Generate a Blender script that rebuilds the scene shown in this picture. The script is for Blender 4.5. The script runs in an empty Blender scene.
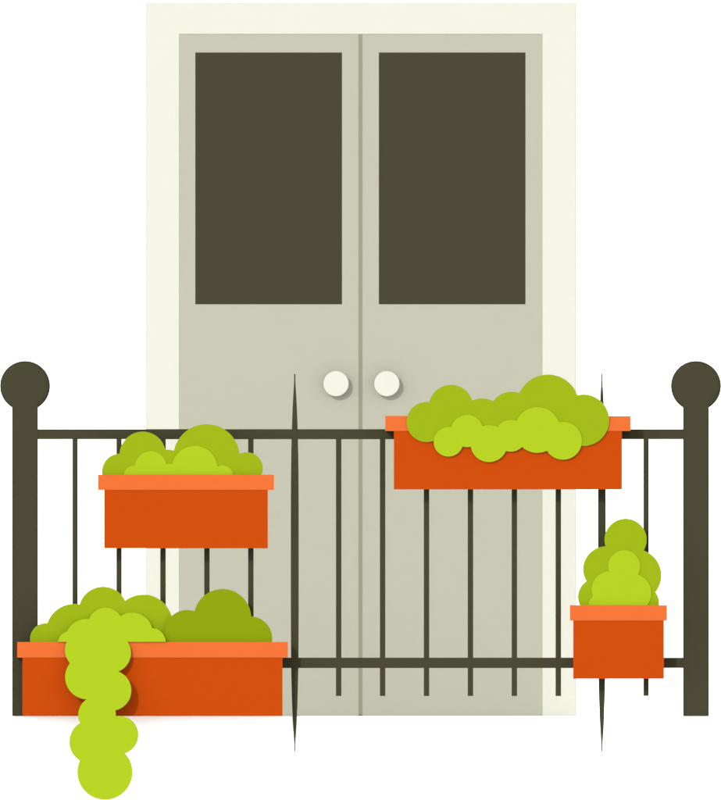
import bpy, bmesh, math, mathutils

# ------------------------------------------------------------------ basics
S = bpy.context.scene
COL = S.collection
U = 0.004                      # one drawing unit of the elevation is 4 mm
GROUND_LINE = 716.0            # drawing height of the balcony floor


def X(px): return (px - 360.5) * U
def Z(py): return (GROUND_LINE - py) * U


def srgb(r, g, b, gain):
    def f(c):
        c /= 255.0
        c = c / 12.92 if c <= 0.04045 else ((c + 0.055) / 1.055) ** 2.4
        return min(c / gain, 0.95)
    return (f(r), f(g), f(b), 1.0)


E = 3.10    # how bright the exposure shows a fully lit white upright face


def mat(name, rgb, rough=0.9, spec=0.0, k=1.0):
    """Matt paint / clay / leaf colour, with a barely visible procedural mottling."""
    m = bpy.data.materials.new(name)
    m.use_nodes = True
    nt = m.node_tree
    p = nt.nodes['Principled BSDF']
    base = srgb(*rgb, E * k)
    tc = nt.nodes.new('ShaderNodeTexCoord')
    nz = nt.nodes.new('ShaderNodeTexNoise')
    nz.inputs['Scale'].default_value = 6.0
    nz.inputs['Detail'].default_value = 4.0
    mx = nt.nodes.new('ShaderNodeMix'); mx.data_type = 'RGBA'
    mx.inputs['A'].default_value = tuple(c * 0.995 for c in base[:3]) + (1,)
    mx.inputs['B'].default_value = tuple(min(1, c * 1.005) for c in base[:3]) + (1,)
    nt.links.new(tc.outputs['Object'], nz.inputs['Vector'])
    nt.links.new(nz.outputs['Fac'], mx.inputs['Factor'])
    nt.links.new(mx.outputs['Result'], p.inputs['Base Color'])
    p.inputs['Roughness'].default_value = rough
    p.inputs['Specular IOR Level'].default_value = spec
    return m


def white(name, v):
    m = bpy.data.materials.new(name); m.use_nodes = True
    p = m.node_tree.nodes['Principled BSDF']
    p.inputs['Base Color'].default_value = (v, v, v, 1)
    p.inputs['Roughness'].default_value = 0.95
    p.inputs['Specular IOR Level'].default_value = 0.0
    return m


M = {
    'wall':   white('white_render', 0.92),
    'floor':  white('pale_balcony_floor', 0.92),
    'ground': white('pale_paving', 0.80),
    'frame':  mat('cream_frame_paint', (245, 246, 230)),
    'leaf':   mat('grey_beige_door_paint', (204, 203, 183)),
    'strip':  mat('olive_grey_strip_paint', (167, 167, 142)),
    'pane':   mat('dark_window', (78, 76, 56)),
    'knob':   mat('cream_knob', (246, 247, 232)),
    'iron':   mat('dark_olive_iron', (78, 76, 56)),
    'pot':    mat('terracotta_body', (214, 82, 16)),
    'rim':    mat('pale_terracotta_rim', (248, 121, 59)),
    'light':  mat('lime_leaf', (185, 214, 38)),
    'mid':    mat('grass_green_leaf', (165, 190, 28)),
    'dark':   mat('olive_green_leaf', (148, 170, 18)),
}


def link(name, bm, m, parent=None):
    me = bpy.data.meshes.new(name)
    bm.normal_update(); bm.to_mesh(me); bm.free()
    me.materials.append(m)
    o = bpy.data.objects.new(name, me)
    COL.objects.link(o)
    if parent is not None:
        o.parent = parent
        o.location = tuple(-c for c in origin(parent))
    return o


def origin(o):
    v = [0.0, 0.0, 0.0]
    while o is not None:
        for i in range(3): v[i] += o.location[i]
        o = o.parent
    return v


def empty(name, loc, label=None, cat=None, group=None):
    o = bpy.data.objects.new(name, None)
    o.empty_display_size = 0.1
    COL.objects.link(o)
    o.location = loc
    if label: o['label'] = label
    if cat: o['category'] = cat
    if group: o['group'] = group
    return o


def box(bm, x0, x1, y0, y1, z0, z1, bevel=0.0):
    r = bmesh.ops.create_cube(bm, size=1.0)
    for v in r['verts']:
        v.co.x = x0 + (v.co.x + .5) * (x1 - x0)
        v.co.y = y0 + (v.co.y + .5) * (y1 - y0)
        v.co.z = z0 + (v.co.z + .5) * (z1 - z0)
    if bevel:
        es = list({e for v in r['verts'] for e in v.link_edges})
        bmesh.ops.bevel(bm, geom=es, offset=bevel, segments=2, affect='EDGES')


def plate(bm, xs, zs, solid, y0, y1):
    """Plate of thickness y0..y1 cut on the grid xs, zs; solid(i, j) says which cells are filled."""
    nx, nz = len(xs) - 1, len(zs) - 1
    vs = {}
    def v(i, k, y):
        key = (i, k, y)
        if key not in vs: vs[key] = bm.verts.new((xs[i], y, zs[k]))
        return vs[key]
    ok = lambda i, k: 0 <= i < nx and 0 <= k < nz and solid(i, k)
    for i in range(nx):
        for k in range(nz):
            if not ok(i, k): continue
            bm.faces.new((v(i, k, y0), v(i+1, k, y0), v(i+1, k+1, y0), v(i, k+1, y0)))
            bm.faces.new((v(i, k+1, y1), v(i+1, k+1, y1), v(i+1, k, y1), v(i, k, y1)))
            if not ok(i-1, k): bm.faces.new((v(i, k, y0), v(i, k+1, y0), v(i, k+1, y1), v(i, k, y1)))
            if not ok(i+1, k): bm.faces.new((v(i+1, k+1, y0), v(i+1, k, y0), v(i+1, k, y1), v(i+1, k+1, y1)))
            if not ok(i, k-1): bm.faces.new((v(i+1, k, y0), v(i, k, y0), v(i, k, y1), v(i+1, k, y1)))
            if not ok(i, k+1): bm.faces.new((v(i, k+1, y0), v(i+1, k+1, y0), v(i+1, k+1, y1), v(i, k+1, y1)))


def lathe_y(bm, cx, cz, prof, n=96, smooth=True):
    """Turn a profile of (radius, y) about the depth axis through cx, cz."""
    rings = []
    for r, y in prof:
        if r < 1e-6:
            rings.append([bm.verts.new((cx, y, cz))])
        else:
            rings.append([bm.verts.new((cx + r*math.cos(2*math.pi*i/n), y, cz + r*math.sin(2*math.pi*i/n))) for i in range(n)])
    for a, b in zip(rings, rings[1:]):
        for i in range(n):
            j = (i + 1) % n
            if len(a) == 1: f = (a[0], b[j], b[i])
            elif len(b) == 1: f = (a[i], a[j], b[0])
            else: f = (a[i], a[j], b[j], b[i])
            f = bm.faces.new(f)
    bmesh.ops.recalc_face_normals(bm, faces=bm.faces)


def puff(bm, px, py, pr, y0, t):
    """A clipped clump of foliage: broad level front, plump rounded back."""
    r = pr * U
    prof = [(0, y0), (r, y0)]
    s = t * .30
    prof.append((r, y0 + s))
    for k in range(1, 9):
        a = k / 8 * math.pi / 2
        prof.append((r * math.cos(a), y0 + s + (t - s) * math.sin(a)))
    prof[-1] = (0, y0 + t)
    lathe_y(bm, X(px), Z(py), prof)


def clump(name, circles, y0, t, m, parent, label=None, step=0.00005):
    bm = bmesh.new()
    for k, (px, py, pr) in enumerate(circles):
        puff(bm, px, py, pr, y0 + step * k, t)
    o = link(name, bm, m, parent)
    if label: o['label'] = label
    return o


# ------------------------------------------------------------------ depths (y grows away from the camera)
SLAB_F = 0.015          # front face of the balcony slab
DOOR_F = 3.90         # face of the door frame
WALL_F = 3.9045       # face of the house wall
LOW = -3.6            # street level

# ------------------------------------------------------------------ ground
bm = bmesh.new()
bmesh.ops.create_grid(bm, x_segments=1, y_segments=1, size=150)
for v in bm.verts: v.co.z = LOW
o = link('ground', bm, M['ground']); o['kind'] = 'structure'

# ------------------------------------------------------------------ house wall with the door opening
fx0, fx1, fz1 = X(146), X(576), Z(2.5)
bm = bmesh.new()
xs = [-7.5, fx0, fx1, 7.5]
zs = [LOW, 0.0, fz1, 5.2]
plate(bm, xs, zs, lambda i, k: not (i == 1 and k == 1), WALL_F, WALL_F + 0.30)
box(bm, -7.5, 7.5, WALL_F + 0.302, WALL_F + 3.0, LOW, 5.2)  # unseen solid block, added to stop skylight leaking through the door gaps
o = link('house_wall', bm, M['wall'])
o['label'] = 'plain white rendered house wall around the double door'; o['category'] = 'wall'

# ------------------------------------------------------------------ balcony slab
bm = bmesh.new()
box(bm, X(-34), X(755), SLAB_F, WALL_F - 0.002, -0.46, 0.0)
o = link('balcony_slab', bm, M['wall'])
o.data.materials.append(M['floor'])
for p in o.data.polygons:
    if p.normal.z > .9: p.material_index = 1
o['label'] = 'white balcony slab below the railing and the door'; o['category'] = 'balcony'

# ------------------------------------------------------------------ double door
door = empty('double_door', (0, DOOR_F, 0), 'tall grey beige double door with two dark windows in a cream frame', 'door')
bm = bmesh.new()
ox0, ox1, oz1 = X(179), X(542.5), Z(34)
plate(bm, [fx0 + .001, ox0, ox1, fx1 - .001], [0.001, oz1, fz1 - .001], lambda i, k: not (i == 1 and k == 0), DOOR_F, DOOR_F + 0.16)
link('door_frame', bm, M['frame'], door)

LEAF_F = DOOR_F + 0.001
sx0, sx1 = X(358.4), X(362.4)
for (a, b, p0, p1, kx) in ((ox0 + .0009, sx0 + .0005, X(195.3), X(342), 336.1), (sx1 - .0005, ox1 - .0009, X(378.9), X(525.5), 386.9)):
    bm = bmesh.new()
    plate(bm, [a - .0007, p0, p1, b + .0007], [0.001, Z(304.3), Z(52.5), oz1 - .001], lambda i, k: not (i == 1 and k == 1), LEAF_F, LEAF_F + 0.05)
    lf = link('door_leaf', bm, M['leaf'], door)
    bm = bmesh.new()
    box(bm, p0 + .0003, p1 - .0003, LEAF_F + 0.0012, LEAF_F + 0.03, Z(304.3) + .0003, Z(52.5) - .0003)
    link('window_pane', bm, M['pane'], lf)
    # knob: a rounded disc on a short stem
    bm = bmesh.new()
    R = 12.7 * U
    y = LEAF_F - 0.046
    prof = [(0, y), (R - .004, y)]
    for k in range(1, 5):
        t = k / 4 * math.pi / 2
        prof.append((R - .004 + .004*math.sin(t), y + .004*(1 - math.cos(t))))
    prof += [(R, y + .006), (R * .8, y + .010), (.010, y + .014), (.009, LEAF_F + .001), (0, LEAF_F + .001)]
    lathe_y(bm, X(kx), Z(383.7), prof)
    link('door_knob', bm, M['knob'], lf)
bm = bmesh.new()
box(bm, sx0, sx1, LEAF_F - .0008, LEAF_F + .04, 0.004, oz1 - .001)
link('meeting_strip', bm, M['strip'], door)

# ------------------------------------------------------------------ railing
rail = empty('balcony_railing', (0, 0, 0), 'dark olive iron railing with ball topped posts and two long spikes', 'railing')
BF, BB = -0.018, -0.003       # front and back of the flat bars
for cx in (25.0, 696.0):
    bm = bmesh.new()
    box(bm, X(cx - 13), X(cx + 13), -0.020, 0.084, 0.0, Z(400), .0015)
    po = link('post', bm, M['iron'], rail)
    bm = bmesh.new()
    prof = []
    for k in range(33):                                # a ball a little flattened front and back
        a = math.pi * k / 32
        sn, cs = math.sin(a), math.cos(a)
        q = 2 / 8
        prof.append((25 * U * abs(sn) ** q if 0 < k < 32 else 0, 0.032 - 0.0523 * math.copysign(abs(cs) ** q, cs)))
    lathe_y(bm, X(cx), Z(386), prof)
    link('ball_finial', bm, M['iron'], po)
for (a, b) in ((429.2, 439.2), (657.7, 668.0)):
    bm = bmesh.new()
    box(bm, X(37.9), X(683.1), BF, BB, Z(b), Z(a))
    link('rail', bm, M['iron'], rail)
for k in range(14):
    cx = 75.1 + 43.93 * k - (.35 if k == 12 else 0)
    bm = bmesh.new()
    if k in (5, 12):
        n = 60
        rings = []
        for i in range(n + 1):
            u = -1 + 2 * i / n
            h = max(3.95 * (1 - abs(u) ** 3.9), .62) * U
            d = 0.0075
            zc = Z(562.7 - u * 188.8)
            cy = -.0115
            rings.append([bm.verts.new((X(cx) + sx*h, cy + sy*d, zc)) for sx, sy in ((-1, -1), (1, -1), (1, 1), (-1, 1))])
        for a, b in zip(rings, rings[1:]):
            for i in range(4):
                j = (i + 1) % 4
                bm.faces.new((a[i], a[j], b[j], b[i]))
        bm.faces.new(rings[0][::-1]); bm.faces.new(rings[-1])
        link('spike', bm, M['iron'], rail)
    else:
        box(bm, X(cx - 2.7), X(cx + 2.7), BF + .001, BB + .001, Z(696), Z(430))
        link('baluster', bm, M['iron'], rail)

# ------------------------------------------------------------------ planters
PB, PF = -0.0215, -0.150      # back and front of the boxes


def planter(name, label, rim, body, cat='planter', group=None):
    x0, x1, z1, z0 = rim
    bx0, bx1, bz = body
    t = empty(name, (X((bx0 + bx1) / 2), (PB + PF) / 2, Z(bz)), label, cat, group)
    bm = bmesh.new()
    X0, X1 = X(bx0), X(bx1)
    top, bot = Z(z0), Z(bz)
    th = .010
    # hollow trough: floor, two long sides, two ends, all butted
    box(bm, X0, X1, PF, PF + th, bot, top)
    box(bm, X0, X1, PB - th, PB, bot, top)
    box(bm, X0, X0 + th, PF + th, PB - th, bot, top)
    box(bm, X1 - th, X1, PF + th, PB - th, bot, top)
    box(bm, X0 + th, X1 - th, PF + th, PB - th, bot + .0, bot + th)
    link('box', bm, M['pot'], t)
    bm = bmesh.new()
    f = PF - .003
    w = .012
    A0, A1, Zt, Zb = X(x0), X(x1), Z(z1), Z(z0)
    e = X0 - A0 + th
    box(bm, A0, A1, f, f + w, Zb, Zt)
    box(bm, A0, A1, PB - w, PB, Zb, Zt)
    box(bm, A0, A0 + e, f + w, PB - w, Zb, Zt)
    box(bm, A1 - e, A1, f + w, PB - w, Zb, Zt)
    link('rim', bm, M['rim'], t)
    return t


G = 'terracotta planters hung on the railing'
pA = planter('window_box', 'terracotta window box holding two-tone green bush, hung above the widest box', (97.9, 273.9, 474.7, 490), (104.1, 267.8, 548.3), group=G)
pB = planter('window_box', 'widest terracotta window box, low on the railing, with a trailing vine over it', (17.1, 287.9, 642, 657.6), (22.4, 282.5, 716.05), group=G)
pC = planter('window_box', 'terracotta window box on the top rail with green puffs spilling over its rim', (385.3, 630.6, 415.9, 431), (393.9, 622, 489.4), group=G)
pD = planter('flower_pot', 'small squarish terracotta pot on the lower rail, narrowest of the planters', (570, 667.1, 605.2, 620.6), (573.3, 664, 678.8), group=G)

IN = PF + .0135      # front of foliage that grows inside the rim


def plant(name, px, pz, label):
    return empty(name, (X(px), (PB + PF) / 2, Z(pz)), label, 'plant')


# bush in the upper window box behind the rail
t = plant('green_bush', 185, 490, 'two-tone green bush of round clumps in the window box above the widest box')
clump('foliage', [(206.5, 457.5, 33.3), (142.7, 454.8, 23.2), (120, 471.6, 18.1), (167.7, 468, 18.3), (246.7, 468.3, 16.1), (225, 475, 14), (185, 475, 14)],
      IN, .085, M['mid'], t, 'mid green outer clumps')
clump('foliage', [(194.6, 468.6, 22.8), (150.7, 467, 15.9), (169, 476, 12.3), (133.5, 475.6, 9.8), (222.5, 476.3, 11)],
      IN - .003, .06, M['light'], t, 'bright lime inner clumps')

# widest box: mid green bush, lime trailing plant, dark bush
t = plant('green_bush', 100, 658, 'mid green bush behind the trailing lime plant in the widest box')
clump('foliage', [(103, 611, 24.4), (143, 624, 29.5), (74, 632, 28.2), (46, 639, 16), (105, 640, 20)], PF + .036, .080, M['mid'], t)
t = plant('dark_green_bush', 222, 658, 'darkest olive green bush at the free end of the widest box')
clump('foliage', [(222.5, 617.6, 28.6), (187, 632.5, 22.5), (250, 638.5, 22.2), (218, 645, 20)], IN, .085, M['dark'], t)
t = plant('trailing_plant', 100, 658, 'bright lime trailing plant hanging down over the front of the widest box')
VF = PF - .013


def lean(bm):
    """The whole plant leans outward as it hangs."""
    for v in bm.verts:
        v.co.y -= .33 * (Z(642) - v.co.z)


bm = bmesh.new()                                     # clumps growing above the rim
for k, (a, b, r) in enumerate([(105.5, 625, 17.4), (86.2, 640, 21), (132, 633.5, 20.9), (69.5, 643, 11.6), (151, 643, 15)]):
    puff(bm, a, b, r, VF + .0006 + .00005 * k, .10)
zc = Z(642) + .0005
r = bmesh.ops.bisect_plane(bm, geom=bm.verts[:] + bm.edges[:] + bm.faces[:], plane_co=(0, 0, zc), plane_no=(0, 0, 1), clear_inner=True)
bmesh.ops.holes_fill(bm, edges=[e for e in bm.edges if e.is_boundary], sides=0)
lean(bm)
o = link('foliage', bm, M['light'], t)
vine = [(85, 650, 20), (111, 653, 19.9), (87.5, 677, 22.4), (111, 690.5, 20.3), (97, 715, 18.8), (91, 742, 21.8), (119.2, 735, 19.1), (104.8, 772.2, 27.6)]
bm = bmesh.new()
for k, (a, b, r) in enumerate(vine):
    puff(bm, a, b, r, VF + .00005 * k, (.0095, .0095, .018, .026, .040, .05, .05, .06)[k])
lean(bm)
o = link('hanging_foliage', bm, M['light'], t)

# window box on the top rail: foliage spills over the rim
t = plant('spilling_bush', 508, 431, 'two-tone green bush spilling over the rim of the box on the top rail')
mid = [(451, 407, 22.2), (426.7, 422, 20.1), (482, 423, 24.6), (511.5, 414, 22.3), (548, 406, 31.4), (583.5, 420.2, 25.8)]
bm = bmesh.new()
for k, (a, b, r) in enumerate(mid):
    puff(bm, a, b, r, PF - .010 + .00005 * k, .0065)     # lying over the rim
    puff(bm, a, b, r - 1, IN + .0007 * k, .085)                # growing in the box
o = link('foliage', bm, M['mid'], t); o['label'] = 'mid green outer clumps'
clump('foliage', [(537.5, 430, 22.9), (489, 443.6, 18.5), (467, 431, 16.2), (510.7, 435.8, 15.9), (563.1, 440.8, 18.9), (448.5, 441.8, 14.8)],
      PF - .0135, .010, M['light'], t, 'bright lime inner clumps')

# small pot: upright clipped bush
t = plant('upright_bush', 618, 621, 'tall narrow two-tone green bush standing in the small squarish pot')
clump('foliage', [(625.6, 539.7, 21.1), (606, 569.3, 23), (635, 575.5, 26.5), (597, 597, 19), (639.7, 603.5, 19.6), (618, 600, 20)],
      IN, .085, M['mid'], t, 'mid green outer clumps')
clump('foliage', [(624.2, 566.3, 16.1), (610, 589.5, 18.4), (631.5, 593.3, 19.9), (601.5, 606, 13), (620, 603, 18)],
      IN - .003, .06, M['light'], t, 'bright lime inner clumps')

# ------------------------------------------------------------------ light
D = (0.38, 1.0, -0.38)                                    # the way the sunlight travels
az = math.atan2(-D[0], -D[1])                             # where the sun stands, clockwise from +y
el = math.atan2(-D[2], math.hypot(D[0], D[1]))
sun = bpy.data.lights.new('sun', 'SUN')
sun.energy = 0.95
sun.angle = math.radians(0.5)
sun.color = (1.0, 0.992, 0.98)
so = bpy.data.objects.new('sun', sun)
COL.objects.link(so)
so.rotation_euler = mathutils.Vector(D).to_track_quat('-Z', 'Y').to_euler()
so.location = (-3, -6, 5)

w = bpy.data.worlds.new('World'); S.world = w
w.use_nodes = True
nt = w.node_tree
bg = nt.nodes['Background']
sky = nt.nodes.new('ShaderNodeTexSky')
sky.sky_type = 'NISHITA'
sky.sun_disc = False
sky.sun_elevation = el
sky.sun_rotation = az
sky.air_density = 1.0
sky.dust_density = 0.0
hs = nt.nodes.new('ShaderNodeHueSaturation')              # a white, hazy sky
hs.inputs['Saturation'].default_value = 0.0
nt.links.new(sky.outputs['Color'], hs.inputs['Color'])
nt.links.new(hs.outputs['Color'], bg.inputs['Color'])
bg.inputs['Strength'].default_value = 0.15

# ------------------------------------------------------------------ camera
cam = bpy.data.cameras.new('camera')
cam.type = 'ORTHO'
cam.sensor_fit = 'VERTICAL'
cam.ortho_scale = 800 * U
cam.clip_start = 0.1
cam.clip_end = 500
co = bpy.data.objects.new('camera', cam)
COL.objects.link(co)
co.location = (0, -9, Z(400))
co.rotation_euler = (math.pi / 2, 0, 0)
S.camera = co

vs = S.view_settings
S.display_settings.display_device = 'sRGB'
vs.view_transform = 'Standard'
vs.look = 'None'
vs.exposure = 1.76
vs.gamma = 1.0
vs.use_curve_mapping = False
S.render.engine = 'CYCLES'
S.cycles.use_denoising = True
S.cycles.max_bounces = 8
S.cycles.diffuse_bounces = 6
S.render.film_transparent = False
